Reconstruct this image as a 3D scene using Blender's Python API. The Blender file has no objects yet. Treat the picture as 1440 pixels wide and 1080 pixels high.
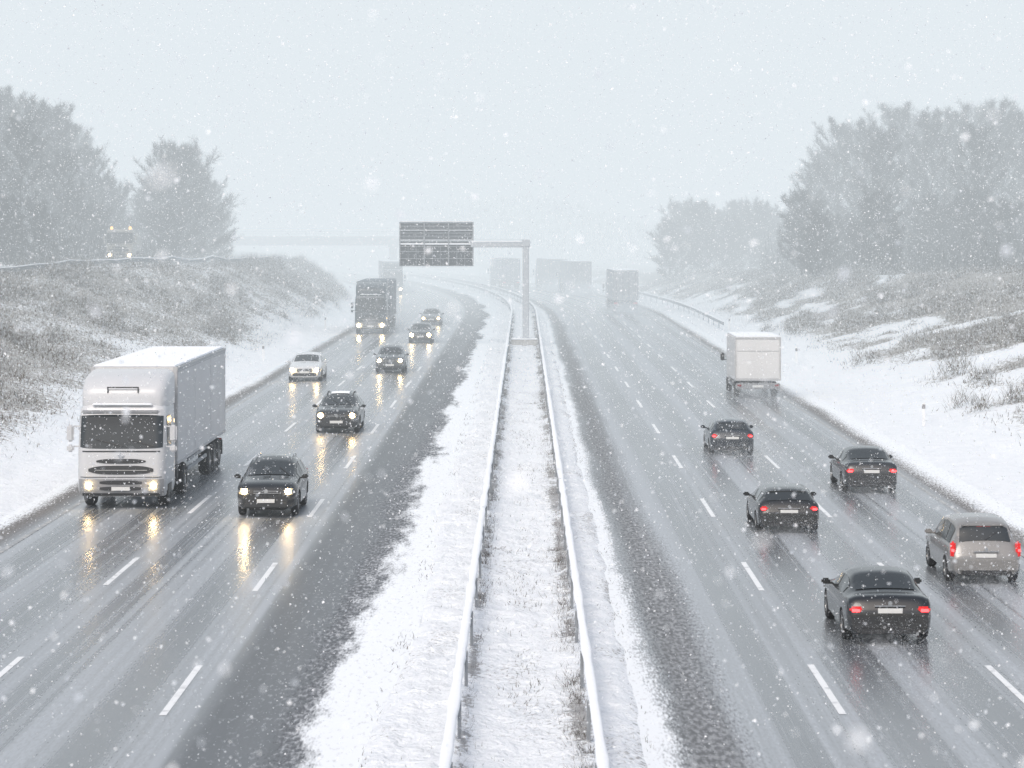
import bpy, bmesh, math, random
import numpy as np
from mathutils import Vector, Matrix
random.seed(7); rng=np.random.default_rng(7)
scene=bpy.context.scene; col=scene.collection
scene.view_settings.view_transform='Standard'
try: scene.view_settings.look='None'
except Exception: pass
scene.view_settings.exposure=0
FOG=(0.780,0.846,0.893)

def cx(Y):
    Y=np.asarray(Y,dtype=float); d=np.maximum(0,Y-230)
    return np.where(d<500,-(d*d)/2000,-(125+(d-500)*0.5))
def heading(Y): return math.atan(min(max(0,Y-230),500)/1000)
def hsh(i,j,s):
    h=(i*374761393+j*668265263+s*982451653)&0x7fffffff
    h=((h^(h>>13))*1274126177)&0x7fffffff
    return ((h^(h>>16))&0xffff)/65535.0
def vn(x,y,s=0):
    x=np.asarray(x,float);y=np.asarray(y,float)
    i=np.floor(x).astype(np.int64);j=np.floor(y).astype(np.int64)
    fx=x-i;fy=y-j;fx=fx*fx*(3-2*fx);fy=fy*fy*(3-2*fy)
    a=hsh(i,j,s);b=hsh(i+1,j,s);c=hsh(i,j+1,s);d=hsh(i+1,j+1,s)
    return (a*(1-fx)+b*fx)*(1-fy)+(c*(1-fx)+d*fx)*fy
def fbm(x,y,s=0): return .5*vn(x,y,s)+.3*vn(x*2.1,y*2.1,s+1)+.2*vn(x*4.3,y*4.3,s+2)
def sst(a,b,x):
    t=np.clip((x-a)/(b-a),0,1); return t*t*(3-2*t)

# ---------------- materials ----------------
MATS={}
def newmat(name):
    m=bpy.data.materials.new(name); m.use_nodes=True
    return m,m.node_tree.nodes,m.node_tree.links,m.node_tree.nodes['Principled BSDF']
def pm(name,c,rough=.5,metal=0,es=0,ec=None,coat=0,var=.12,vs=6.0,dirt=0):
    if name in MATS: return MATS[name]
    m,N,L,P=newmat(name)
    P.inputs['Roughness'].default_value=rough; P.inputs['Metallic'].default_value=metal
    P.inputs['Coat Weight'].default_value=coat
    tc=N.new('ShaderNodeTexCoord'); nz=N.new('ShaderNodeTexNoise'); nz.inputs['Scale'].default_value=vs; nz.inputs['Detail'].default_value=5
    L.new(tc.outputs['Object'],nz.inputs['Vector'])
    mx=N.new('ShaderNodeMix'); mx.data_type='RGBA'
    mx.inputs[6].default_value=(*[x*(1-var) for x in c],1); mx.inputs[7].default_value=(*[min(1,x*(1+var)) for x in c],1)
    L.new(nz.outputs['Fac'],mx.inputs[0])
    out=mx.outputs[2]
    if dirt>0:
        # road film and clinging snow, heavier low on the body
        sp=N.new('ShaderNodeSeparateXYZ'); L.new(tc.outputs['Object'],sp.inputs[0])
        mr=N.new('ShaderNodeMapRange'); mr.inputs[1].default_value=.9; mr.inputs[2].default_value=.25; mr.inputs[3].default_value=.05; mr.inputs[4].default_value=1
        L.new(sp.outputs['Z'],mr.inputs[0])
        n2=N.new('ShaderNodeTexNoise'); n2.inputs['Scale'].default_value=9; n2.inputs['Detail'].default_value=6
        L.new(tc.outputs['Object'],n2.inputs['Vector'])
        mu=N.new('ShaderNodeMath'); mu.operation='MULTIPLY'; L.new(mr.outputs[0],mu.inputs[0]); L.new(n2.outputs['Fac'],mu.inputs[1])
        mu2=N.new('ShaderNodeMath'); mu2.operation='MULTIPLY'; L.new(mu.outputs[0],mu2.inputs[0]); mu2.inputs[1].default_value=dirt
        m2=N.new('ShaderNodeMix'); m2.data_type='RGBA'; L.new(mu2.outputs[0],m2.inputs[0]); L.new(out,m2.inputs[6]); m2.inputs[7].default_value=(.22,.22,.22,1)
        out=m2.outputs[2]
    L.new(out,P.inputs['Base Color'])
    if es>0:
        P.inputs['Emission Color'].default_value=(*(ec or c),1); P.inputs['Emission Strength'].default_value=es
    MATS[name]=m; return m
def noise_node(N,L,vec,scale,detail=4,mapscale=None):
    if mapscale:
        mp=N.new('ShaderNodeMapping'); mp.inputs['Scale'].default_value=mapscale; L.new(vec,mp.inputs['Vector']); vec=mp.outputs[0]
    n=N.new('ShaderNodeTexNoise'); n.inputs['Scale'].default_value=scale; n.inputs['Detail'].default_value=detail
    L.new(vec,n.inputs['Vector']); return n.outputs['Fac']
def mth(N,L,op,a,b=None,clamp=False):
    n=N.new('ShaderNodeMath'); n.operation=op; n.use_clamp=clamp
    for i,v in enumerate((a,b)):
        if v is None: continue
        if isinstance(v,(int,float)): n.inputs[i].default_value=v
        else: L.new(v,n.inputs[i])
    return n.outputs[0]
def mrange(N,L,v,a,b,c=0,d=1):
    n=N.new('ShaderNodeMapRange'); n.interpolation_type='SMOOTHSTEP'; L.new(v,n.inputs[0])
    for i,x in enumerate((a,b,c,d)): n.inputs[i+1].default_value=x
    return n.outputs[0]
def mixc(N,L,f,a,b):
    n=N.new('ShaderNodeMix'); n.data_type='RGBA'
    for s,v in ((0,f),(6,a),(7,b)):
        if isinstance(v,(int,float)): n.inputs[s].default_value=v
        elif isinstance(v,tuple): n.inputs[s].default_value=(*v,1)
        else: L.new(v,n.inputs[s])
    return n.outputs[2]
def bump(N,L,P,h,strength,dist):
    b=N.new('ShaderNodeBump'); b.inputs['Strength'].default_value=strength; b.inputs['Distance'].default_value=dist
    L.new(h,b.inputs['Height']); L.new(b.outputs[0],P.inputs['Normal'])

def snow_mat(name,bank):
    m,N,L,P=newmat(name)
    tc=N.new('ShaderNodeTexCoord'); v=tc.outputs['Object']
    n1=noise_node(N,L,v,1.3,5); n2=noise_node(N,L,v,9,6); n3=noise_node(N,L,v,30,3)
    c=mixc(N,L,n1,(.76,.80,.84),(.88,.91,.94))
    at=N.new('ShaderNodeAttribute'); at.attribute_name='grass'
    nf=noise_node(N,L,v,4 if bank else 11,7)
    g=mth(N,L,'ADD',at.outputs['Fac'],mth(N,L,'MULTIPLY',mth(N,L,'SUBTRACT',nf,.5),2.6))
    g=mrange(N,L,g,.42,.92,0,.82 if bank else .8)
    gc=mixc(N,L,n3,(.10,.084,.064),(.32,.30,.27)) if bank else mixc(N,L,n3,(.14,.135,.13),(.42,.42,.42))
    c=mixc(N,L,g,c,gc)
    L.new(c,P.inputs['Base Color']); P.inputs['Roughness'].default_value=.75
    P.inputs['Specular IOR Level'].default_value=.2
    h=mth(N,L,'ADD',n2,mth(N,L,'MULTIPLY',n1,2.0))
    bump(N,L,P,h,.85,.10)
    return m
M_snow=snow_mat('median_snow',False); M_ground=snow_mat('snowy_grassland',True)

def road_mat(name,side):
    m,N,L,P=newmat(name)
    uvn=N.new('ShaderNodeUVMap'); uvn.uv_map='UVMap'; uv=uvn.outputs[0]
    sp=N.new('ShaderNodeSeparateXYZ'); L.new(uv,sp.inputs[0]); u=sp.outputs['X']
    streak=noise_node(N,L,uv,1,4,(1.7,.010,1))
    streak2=noise_node(N,L,uv,1,4,(6.5,.015,1))
    thin=noise_node(N,L,uv,1,2,(14,.02,1))
    patch=noise_node(N,L,uv,1,5,(.7,.06,1))
    edgen=noise_node(N,L,uv,1,7,(.55,.075,1))
    mid=noise_node(N,L,uv,1,6,(3,.6,1))
    fine=noise_node(N,L,uv,1,5,(22,4,1))
    grit=noise_node(N,L,uv,1,4,(12,3.2,1))
    ph= -6.2 if side<0 else 5.5
    w=mth(N,L,'COSINE',mth(N,L,'MULTIPLY',mth(N,L,'SUBTRACT',mth(N,L,'ADD',u,mth(N,L,'MULTIPLY',streak,.5)),ph+.25),2*math.pi/1.8))
    ridge=mth(N,L,'ADD',mth(N,L,'MULTIPLY',w,.5),.5)   # 1 between the wheel tracks
    base=mixc(N,L,mid,(.056,.063,.070),(.100,.110,.120))
    s=mth(N,L,'ADD',mth(N,L,'MULTIPLY',streak,.55),mth(N,L,'MULTIPLY',ridge,.22))
    s=mth(N,L,'ADD',s,mth(N,L,'MULTIPLY',streak2,.50))
    slush=mrange(N,L,s,.50,.80,.15,1)
    slush=mth(N,L,'MULTIPLY',slush,mrange(N,L,fine,.3,.6,.6,1))
    tk=mrange(N,L,thin,.58,.66,0,.7)
    slush=mth(N,L,'MAXIMUM',slush,mth(N,L,'MULTIPLY',tk,mrange(N,L,patch,.35,.65)))
    if side<0:
        calm=mrange(N,L,u,-6.0,-5.3,1,.14); slush=mth(N,L,'MULTIPLY',slush,calm)
        rl=mth(N,L,'ABSOLUTE',mth(N,L,'ADD',u,5.75)); rl=mth(N,L,'MULTIPLY',mrange(N,L,rl,.22,.05),mrange(N,L,patch,.3,.6,.4,.9))
        slush=mth(N,L,'MAXIMUM',slush,rl)
    c=mixc(N,L,slush,base,(.37,.40,.43))
    if side<0:
        spk=mth(N,L,'MULTIPLY',mrange(N,L,grit,.56,.72),mrange(N,L,u,-5.6,-4.0,.12,.6)); c=mixc(N,L,spk,c,(.48,.51,.54))
    def edge(pos,sgn,wid,amp,fa=2.6):
        e=mth(N,L,'MULTIPLY',mth(N,L,'SUBTRACT',u,pos),sgn)
        e=mth(N,L,'ADD',e,mth(N,L,'MULTIPLY',mth(N,L,'SUBTRACT',edgen,.5),amp))
        e=mth(N,L,'ADD',e,mth(N,L,'MULTIPLY',mth(N,L,'SUBTRACT',mid,.5),amp*.5))
        e=mth(N,L,'ADD',e,mth(N,L,'MULTIPLY',mth(N,L,'SUBTRACT',fine,.5),wid*fa))
        return mrange(N,L,e,-wid*.45,wid*.6)
    if side<0:
        e1=edge(-3.45,1,.45,2.4,1.6); e2=edge(-14.5,-1,.6,1.0); grav=None
        halo=mrange(N,L,edge(-4.0,1,1.2,2.4,1.8),0,1,0,.5); c=mixc(N,L,halo,c,mixc(N,L,mrange(N,L,grit,.42,.6),(.22,.235,.25),(.60,.63,.66)))
    else:
        e1=edge(2.35,-1,.35,.9); e2=edge(13.5,1,.7,.8)
        g=mth(N,L,'ABSOLUTE',mth(N,L,'SUBTRACT',u,2.95)); g=mth(N,L,'ADD',g,mth(N,L,'MULTIPLY',mth(N,L,'SUBTRACT',patch,.5),1.3))
        g=mth(N,L,'ADD',g,mth(N,L,'MULTIPLY',mth(N,L,'SUBTRACT',fine,.5),1.3))
        grav=mrange(N,L,g,.80,.10,0,.75)
        gc=mixc(N,L,mrange(N,L,grit,.38,.66),(.080,.080,.082),(.32,.33,.34))
        c=mixc(N,L,grav,c,gc)
    dv=(mrange(N,L,u,-13.4,-14.3) if side<0 else mrange(N,L,u,12.7,13.3))
    dc=mixc(N,L,fine,(.06,.055,.05),(.34,.33,.32))
    c=mixc(N,L,mth(N,L,'MULTIPLY',dv,.8),c,dc)
    sn=mth(N,L,'MAXIMUM',e1,e2)
    c=mixc(N,L,sn,c,mixc(N,L,mrange(N,L,grit,.55,.7,0,.5),(.81,.85,.88),(.5,.51,.53)))
    L.new(c,P.inputs['Base Color'])
    r=mth(N,L,'ADD',.15,mth(N,L,'MULTIPLY',patch,.10))
    r=mth(N,L,'ADD',r,mth(N,L,'MULTIPLY',slush,.20))
    rr=mth(N,L,'MAXIMUM',sn,dv)
    if grav is not None: rr=mth(N,L,'MAXIMUM',rr,mth(N,L,'MULTIPLY',grav,.7))
    else: rr=mth(N,L,'MAXIMUM',rr,mth(N,L,'MULTIPLY',halo,1.6),True)
    r=mth(N,L,'ADD',r,mth(N,L,'MULTIPLY',rr,.6),True)
    if side<0: r=mth(N,L,'ADD',r,mrange(N,L,u,-5.9,-5.2,0,.22),True)
    L.new(r,P.inputs['Roughness'])
    spec=mth(N,L,'SUBTRACT',.9,mth(N,L,'MULTIPLY',rr,.8))
    if side<0: spec=mth(N,L,'SUBTRACT',spec,mrange(N,L,u,-5.9,-5.3,0,.45),True)
    L.new(spec,P.inputs['Specular IOR Level'])
    h=mth(N,L,'ADD',fine,mth(N,L,'MULTIPLY',sn,.8)); h=mth(N,L,'ADD',h,mth(N,L,'MULTIPLY',slush,1.0))
    bump(N,L,P,h,.16,.012)
    return m

# ---------------- geometry helpers ----------------
def obj(name,V,Fc,mat,parent=None,smooth=False,angle=40,loc=(0,0,0),label=None):
    me=bpy.data.meshes.new(name); me.from_pydata([tuple(map(float,v)) for v in V],[],Fc); me.update()
    if mat is not None: me.materials.append(mat)
    o=bpy.data.objects.new(name,me); col.objects.link(o); o.location=loc
    if parent: o.parent=parent
    if smooth:
        me.polygons.foreach_set('use_smooth',[True]*len(me.polygons))
        if angle<180: me.set_sharp_from_angle(angle=math.radians(angle))
    if label: o['label']=label
    return o
def npmesh(name,V,nper,mat,uvs=None):
    n=V.shape[0]; me=bpy.data.meshes.new(name)
    me.vertices.add(n*nper); me.vertices.foreach_set('co',V.reshape(-1).astype(np.float32))
    me.loops.add(n*nper); me.loops.foreach_set('vertex_index',np.arange(n*nper,dtype=np.int32))
    me.polygons.add(n); me.polygons.foreach_set('loop_start',(np.arange(n)*nper).astype(np.int32))
    me.update(calc_edges=True); me.materials.append(mat)
    return me
def link(name,me,parent=None):
    o=bpy.data.objects.new(name,me); col.objects.link(o)
    if parent: o.parent=parent
    return o
def empty(name,loc=(0,0,0),rz=0,sc=1,parent=None):
    o=bpy.data.objects.new(name,None); o.empty_display_size=.3; col.objects.link(o)
    o.location=loc; o.rotation_euler=(0,0,rz); o.scale=sc if isinstance(sc,tuple) else (sc,sc,sc)
    if parent: o.parent=parent
    return o
def tag(o,label,cat=None,kind=None,group=None):
    o['label']=label
    if cat: o['category']=cat
    if kind: o['kind']=kind
    if group: o['group']=group
    return o
def box(c,s,bev=0,seg=2):
    bm=bmesh.new(); bmesh.ops.create_cube(bm,size=1)
    for v in bm.verts: v.co=Vector((c[0]+v.co.x*s[0],c[1]+v.co.y*s[1],c[2]+v.co.z*s[2]))
    if bev>0: bmesh.ops.bevel(bm,geom=bm.edges[:],offset=bev,segments=seg,affect='EDGES')
    bm.verts.index_update()
    V=[tuple(v.co) for v in bm.verts]; Fc=[[v.index for v in f.verts] for f in bm.faces]; bm.free()
    return V,Fc
def cyl(p0,p1,r0,r1=None,n=14,caps=True):
    r1=r0 if r1 is None else r1
    p0=Vector(p0);p1=Vector(p1);d=(p1-p0).normalized()
    a=d.orthogonal().normalized();b=d.cross(a)
    V=[];Fc=[]
    for p,r in ((p0,r0),(p1,r1)):
        for i in range(n):
            t=2*math.pi*i/n; V.append(tuple(p+a*(r*math.cos(t))+b*(r*math.sin(t))))
    for i in range(n): Fc.append([i,(i+1)%n,n+(i+1)%n,n+i])
    if caps: Fc.append(list(range(n))[::-1]); Fc.append(list(range(n,2*n)))
    return V,Fc
def join(*gs):
    V=[];Fc=[]
    for g in gs:
        k=len(V); V+=list(g[0]); Fc+=[[i+k for i in f] for f in g[1]]
    return V,Fc
def loft(rings,caps=True):
    n=len(rings[0]); V=[p for r in rings for p in r]; Fc=[]
    for k in range(len(rings)-1):
        for i in range(n):
            j=(i+1)%n; Fc.append([k*n+i,k*n+j,(k+1)*n+j,(k+1)*n+i])
    if caps: Fc.append(list(range(n))[::-1]); Fc.append(list(range((len(rings)-1)*n,len(rings)*n)))
    return V,Fc
def grid(fn,A,B):
    V=[fn(a,b) for a in A for b in B]; nb=len(B); Fc=[]
    for i in range(len(A)-1):
        for j in range(nb-1): Fc.append([i*nb+j,i*nb+j+1,(i+1)*nb+j+1,(i+1)*nb+j])
    return V,Fc

# ---------------- terrain ----------------
def banks(Y):
    topL=np.interp(Y,[0,174,209,250,330,400,700],[36,36,28,24,23.5,27,32])
    hL=np.interp(Y,[0,209,260,330,400,700,1200],[5.0,5.0,4.5,3.6,4.3,5,6])
    topR=np.interp(Y,[0,190,243,300,400,700],[37,37,27,24,24,24])
    hR=np.interp(Y,[0,190,243,300,400,600],[4.9,4.8,3.7,2.8,1.4,1.2])
    return topL,hL,topR,hR
def tz(u,Y):
    u=np.asarray(u,float);Y=np.asarray(Y,float)
    tL,hL,tR,hR=banks(Y)
    sL=np.clip((-u-17.3)/(tL-17.3),0,1); sR=np.clip((u-17.0)/(tR-17.0),0,1)
    z=hL*(sL**1.15*(1-.12*sL)+.12*sL)+hR*(sR**1.2)
    out=sst(14.6,19,np.abs(u))
    z=z+out*((fbm(u*.22,Y*.12,3)-.5)*.6*np.clip(sL+sR,0.15,1)+(vn(u*1.3,Y*1.0,8)-.5)*.20)
    z=z+.10*sst(14.6,15.8,np.abs(u))
    far=sst(60,400,np.abs(u)); z=z+far*(fbm(u*.006,Y*.005,9))*8
    return z,sL,sR
def grassmask(u,Y):
    z,sL,sR=tz(u,Y)
    n=fbm(u*.16,Y*.06,21); n2=vn(u*.7,Y*.35,25)
    gl=1.12*sst(-.12,.26,sL+(n-.5)*.7)*(.52+.48*sst(.2,.8,n2*.5+n*.5))*(u<-17.2)*sst(17.2,18.5,-u)
    gl*=np.where(-u>banks(Y)[0]+3,.45,1)
    gr=1.15*sst(.38,.62,n*.56+n2*.34+sR*.20)*sst(.03,.3,sR)*(u>17)
    return gl+gr
us=np.concatenate([-np.geomspace(4000,62,22),np.arange(-58,-20,1.0),np.arange(-20,-14,.5),[-13.5,-8,-3.2,-2,0,2,8,13.5],np.arange(14,20,.5),np.arange(20,58,1.0),np.geomspace(62,4000,22)])
ys=np.concatenate([[-60,-20,10],np.arange(25,340,1.3),np.arange(342,700,8),np.geomspace(710,3800,25)])
U,Yg=np.meshgrid(us,ys); Z,_,_=tz(U,Yg); Xg=U+cx(Yg)
nv=len(us)
V=np.stack([Xg,Yg,Z],-1).reshape(-1,3)
Fc=[[i*nv+j,i*nv+j+1,(i+1)*nv+j+1,(i+1)*nv+j] for i in range(len(ys)-1) for j in range(nv-1)]
g=obj('ground',V,Fc,M_ground,smooth=True,angle=180)
a=g.data.attributes.new('grass','FLOAT','POINT'); a.data.foreach_set('value',grassmask(U,Yg).reshape(-1).astype(np.float32))
tag(g,'snow covered verges and embankments with dead grass','ground','structure')

def uvsheet(name,u0,u1,z,mat,label,parent=None,nu=14):
    uu=np.linspace(u0,u1,nu); yy=np.concatenate([np.arange(20,230,10.),np.arange(230,740,8.),np.geomspace(750,1600,10)])
    V=[(a+float(cx(y)),y,z) for y in yy for a in uu]
    Fc=[[i*nu+j,i*nu+j+1,(i+1)*nu+j+1,(i+1)*nu+j] for i in range(len(yy)-1) for j in range(nu-1)]
    o=obj(name,V,Fc,mat,parent)
    uvl=o.data.uv_layers.new(name='UVMap'); P=[(a,y) for y in yy for a in uu]
    buf=[c for l in o.data.loops for c in P[l.vertex_index]]
    uvl.data.foreach_set('uv',buf)
    return tag(o,label,'road','structure')
roadL=uvsheet('road',-15.2,-2.2,.03,road_mat('wet_asphalt_oncoming',-1),'wet grey three lane carriageway with oncoming traffic')
roadR=uvsheet('road',1.6,14.5,.03,road_mat('wet_asphalt_departing',1),'wet slushy three lane carriageway beside the median')
def mark_mat(name,hi,a,b,lo=(.36,.375,.39)):
    m,N,L,P=newmat(name); tc=N.new('ShaderNodeTexCoord')
    n=noise_node(N,L,tc.outputs['Object'],3,6); c=mixc(N,L,mrange(N,L,n,a,b),lo,hi)
    L.new(c,P.inputs['Base Color']); P.inputs['Roughness'].default_value=.4; return m
M_mark=mark_mat('worn_white_road_paint',(.80,.82,.83),.22,.46); M_mark2=mark_mat('faded_edge_line_paint',(.40,.40,.39),.42,.62,(.26,.27,.28))
def dashes(u,phase,parent):
    V=[];Fc=[]
    y=phase-15*math.floor((phase-25)/15)
    while y<260:
        for k in range(4):
            a=y+5*k/4;b=y+5*(k+1)/4;i=len(V)
            V+=[(u-.065+float(cx(a)),a,.037),(u+.065+float(cx(a)),a,.037),(u+.065+float(cx(b)),b,.037),(u-.065+float(cx(b)),b,.037)]; Fc.append([i,i+1,i+2,i+3])
        y+=15
    o=obj('lane_marking',V,Fc,M_mark,parent); o['kind']='structure'
def solid(u,w,parent,mat):
    yy=list(np.arange(25,500,5.)); V=[];Fc=[]
    for y in yy: V+=[(u-w+float(cx(y)),y,.037),(u+w+float(cx(y)),y,.037)]
    for i in range(len(yy)-1): Fc.append([2*i,2*i+1,2*i+3,2*i+2])
    o=obj('edge_line',V,Fc,mat,parent); o['kind']='structure'
dashes(-9.8,59.9,roadL); dashes(-6.2,43.9,roadL); dashes(5.48,44.0,roadR); dashes(8.85,43.9,roadR)
solid(12.75,.07,roadR,M_mark2); solid(-13.5,.07,roadL,M_mark2)

# median snow
mu=np.arange(-3.7,2.65,.07); my=np.concatenate([np.arange(30,110,.18),np.arange(110,260,.6),np.arange(262,720,4)])
U,Yg=np.meshgrid(mu,my)
el=-2.55+(fbm(U*0+1,Yg*.12,40)-.5)*.7
er=2.10+(fbm(U*0+1,Yg*.3,44)-.5)*.3
t=np.minimum(U-el,er-U)
Z=-.02+.10*sst(-.05,.45,t)+.03*sst(0,.25,t)+sst(.1,.6,t)*((fbm(U*1.2,Yg*.8,50)-.5)*.16+(vn(U*4,Yg*2.6,53)-.5)*.09+(vn(U*9,Yg*6,54)-.5)*.05)
Z+= .03*np.exp(-((np.abs(U)-1.12)/.25)**2) - .05*np.exp(-(U/.55)**2)
Z=np.where(t>.16,np.maximum(Z,.045),Z)
for yc in (66.0,121.0): Z+= -.10*np.exp(-((Yg-yc-.4*np.abs(U))/.28)**2)*(np.abs(U)<1.1)
nv=len(mu); V=np.stack([U+cx(Yg),Yg,Z],-1).reshape(-1,3)
Fc=[[i*nv+j,i*nv+j+1,(i+1)*nv+j+1,(i+1)*nv+j] for i in range(len(my)-1) for j in range(nv-1)]
med=obj('median_ground',V,Fc,M_snow,smooth=True,angle=180); tag(med,'lumpy snow on the central reservation','median','structure')
gm=(.9*np.exp(-((U+.98)/.13)**2)+.9*np.exp(-((U-.96)/.17)**2))*sst(.28,.58,vn(U*0+np.sign(U)*5,Yg*.3,91)*.6+vn(U*2,Yg*1.1,92)*.4)+.38*sst(.45,.85,vn(U*1.3,Yg*.5,93))+.40*np.exp(-((U-1.95)/.2)**2)
for yc in (66.0,121.0): gm+=.7*np.exp(-((Yg-yc-.4*np.abs(U))/.3)**2)*(np.abs(U)<1.1)
a=med.data.attributes.new('grass','FLOAT','POINT'); a.data.foreach_set('value',gm.reshape(-1).astype(np.float32))

# ---------------- grass ----------------
def grass_mat():
    m,N,L,P=newmat('dead_grass'); tc=N.new('ShaderNodeTexCoord'); v=tc.outputs['Object']
    n=noise_node(N,L,v,5,5); n2=noise_node(N,L,v,.5,2)
    c=mixc(N,L,n2,(.080,.066,.048),(.14,.118,.088)); c=mixc(N,L,mrange(N,L,n,.46,.58),c,(.64,.67,.70))
    L.new(c,P.inputs['Base Color']); P.inputs['Roughness'].default_value=.9; P.inputs['Specular IOR Level'].default_value=.1; return m
M_grass=grass_mat()
def blades(X,Yv,Zv,h,w,lean):
    n=len(X); a=rng.uniform(0,2*np.pi,n); b=rng.uniform(0,2*np.pi,n)
    B=np.zeros((n,3,3)); dx=np.cos(a)*w/2;dy=np.sin(a)*w/2
    B[:,0]=np.stack([X-dx,Yv-dy,Zv-.03],-1);B[:,1]=np.stack([X+dx,Yv+dy,Zv-.03],-1)
    B[:,2]=np.stack([X+np.cos(b)*lean*h,Yv+np.sin(b)*lean*h,Zv+h],-1); return B
def scatter(n,u0,u1,y0,y1,hr,wr):
    k=n*3; u=rng.uniform(u0,u1,k); y=y0+(y1-y0)*rng.uniform(0,1,k)**1.1
    gm=grassmask(u,y); cl=vn(u*.6,y*.35,33)
    m=gm*(.25+.75*cl); keep=rng.uniform(0,1,k)<m; u=u[keep][:n];y=y[keep][:n];gm=gm[keep][:n];cl=cl[keep][:n]
    z,_,_=tz(u,y); n=len(u)
    h=rng.uniform(hr[0],hr[1],n)*(.45+.9*vn(u*2.3,y*1.7,71))*(.6+1.6*sst(.5,1,gm*cl)); w=rng.uniform(wr[0],wr[1],n)
    return blades(u+cx(y),y,z,h,w,rng.uniform(.2,1.2,n))
def scrub(nc,u0,u1,y0,y1):
    # low twiggy bushes scattered over the slope
    k=nc*6; u=rng.uniform(u0,u1,k); y=rng.uniform(y0,y1,k); m=grassmask(u,y)*sst(.40,.75,vn(u*.25,y*.12,57)); kp=rng.uniform(0,1,k)<m
    u=u[kp][:nc];y=y[kp][:nc]; out=[]
    for a,b in zip(u,y):
        r=random.uniform(.35,1.05); nb=130
        du=rng.normal(0,r*.5,nb);dy=rng.normal(0,r*.5,nb); uu=a+du;yy=b+dy; z=tz(uu,yy)[0]; hh=r*1.2*np.exp(-(du**2+dy**2)/(r*r))
        out.append(blades(uu+cx(yy),yy,z+rng.uniform(0,.7,nb)*hh,.2+hh*.6,rng.uniform(.014,.036,nb),rng.uniform(.3,1.1,nb)))
    return np.concatenate(out)
G=np.concatenate([scatter(130000,-44,-17.3,70,380,(.15,.5),(.02,.055)),scrub(520,-40,-17.5,85,330)])
tag(link('dead_grass',npmesh('dead_grass',G,3,M_grass)),'snow dusted dead grass covering the embankment','grass','stuff')
G=np.concatenate([scatter(115000,17,46,80,330,(.15,.5),(.02,.055)),scrub(620,18,44,90,320)])
tag(link('dead_grass',npmesh('dead_grass',G,3,M_grass)),'brown tufts of grass poking through bank snow','grass','stuff')
n=40000; sd=rng.choice([-1,1],n); y=34+(300-34)*rng.uniform(0,1,n)**1.7
uu=np.where(sd<0,-1.08+np.abs(rng.normal(.08,.11,n)),1.10-np.abs(rng.normal(.14,.15,n)))
keep=rng.uniform(0,1,n)<sst(.35,.6,vn(sd*7+3,y*.45,88)*.6+vn(sd*7,y*2,89)*.4)+.12
uu=uu[keep];y=y[keep];n=len(y)
M_grassd=pm('dark_wet_grass',(.085,.075,.062),.9,var=.5,vs=4)
G=blades(uu+cx(y),y,np.full(n,.07),rng.uniform(.04,.22,n),rng.uniform(.006,.016,n),rng.uniform(.1,1.1,n))
tag(link('dead_grass',npmesh('dead_grass',G,3,M_grassd)),'thin dark grass stems along the guard rail foot','grass','stuff')
n=16000; y=34+160*rng.uniform(0,1,n)**1.5; uu=rng.uniform(-2.6,2.1,n); k=rng.uniform(0,1,n)<sst(.4,.75,vn(uu*1.2,y*.7,95))+.05; uu=uu[k];y=y[k];n=len(y)
G=blades(uu,y,np.full(n,.07),rng.uniform(.03,.09,n),rng.uniform(.008,.02,n),rng.uniform(.3,1.3,n))
tag(link('grass_stems',npmesh('grass_stems',G,3,M_grassd)),'short grass stems poking through median snow','grass','stuff')

# ---------------- guard rails ----------------
M_steel=pm('galvanised_steel',(.34,.36,.38),.45,.7,var=.25); M_cap=pm('packed_snow',(.86,.89,.92),.8,var=.05)
def guardrail(path,face,label,group,spacing=4.0,caph=.05):
    p=[Vector(q) for q in path]
    E=empty('guard_rail',tuple(p[0])); o0=p[0]
    def nrm(i):
        a=p[max(0,i-1)];b=p[min(len(p)-1,i+1)];d=(b-a).normalized(); return Vector((d.y,-d.x,0))
    sec=[(0,.76),(.055,.72),(.055,.66),(0,.62),(0,.58),(.055,.54),(.055,.49),(0,.45),(-.012,.45),(-.012,.76)]
    R=[[tuple(p[i]-o0+nrm(i)*(face*d)+Vector((0,0,z))) for d,z in sec] for i in range(len(p))]
    obj('beam',*loft(R),M_steel,E,True,30)
    R=[]
    for i in range(len(p)):
        k=.6+.8*float(vn(p[i].y*.8,face*3.3+p[0].x,5)); ww=.088*(.75+.5*float(vn(p[i].y*1.3,2.2+face,6)))
        R.append([tuple(p[i]-o0+nrm(i)*(face*.02+ww*dx)+Vector((0,0,.755+caph*k*dz))) for dx,dz in [(1,0),(.93,.55),(.6,.95),(0,1.05),(-.6,.95),(-.93,.55),(-1,0),(-.7,-.5),(.7,-.5)]])
    obj('snow_cap',*loft(R),M_cap,E,True,60)
    acc=0; pg=box((0,0,.36),(.06,.12,.78),.008,1); first=None
    for i in range(1,len(p)):
        acc+=(p[i]-p[i-1]).length
        if acc>=spacing:
            acc=0; n=nrm(i); q=p[i]-o0-n*(face*.06)
            if first is None: first=obj('post',*pg,M_steel,E); first.location=q
            else:
                c=first.copy(); c.location=q; col.objects.link(c); c.parent=E
    tag(E,label,'guard rail',None,group); return E
for sg in (-1,1):
    Ys=list(np.arange(22,130,.8))+list(np.arange(130,330,2.0))+list(np.arange(330,420,4.))
    guardrail([(sg*1.10+float(cx(y)),y,.04) for y in Ys],sg,'long steel guard rail capped with snow along the median','median guard rails',spacing=4.6)
guardrail([(16.0+float(cx(y)),y,.1) for y in np.arange(205,330,3.)],-1,'short steel guard rail beside the carriageway edge','roadside guard rails')
pth=[]
for y in np.arange(150,300,3.):
    u=-float(banks(y)[0])-1.0; pth.append((u+float(cx(y)),y,float(tz(u,y)[0])))
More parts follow.
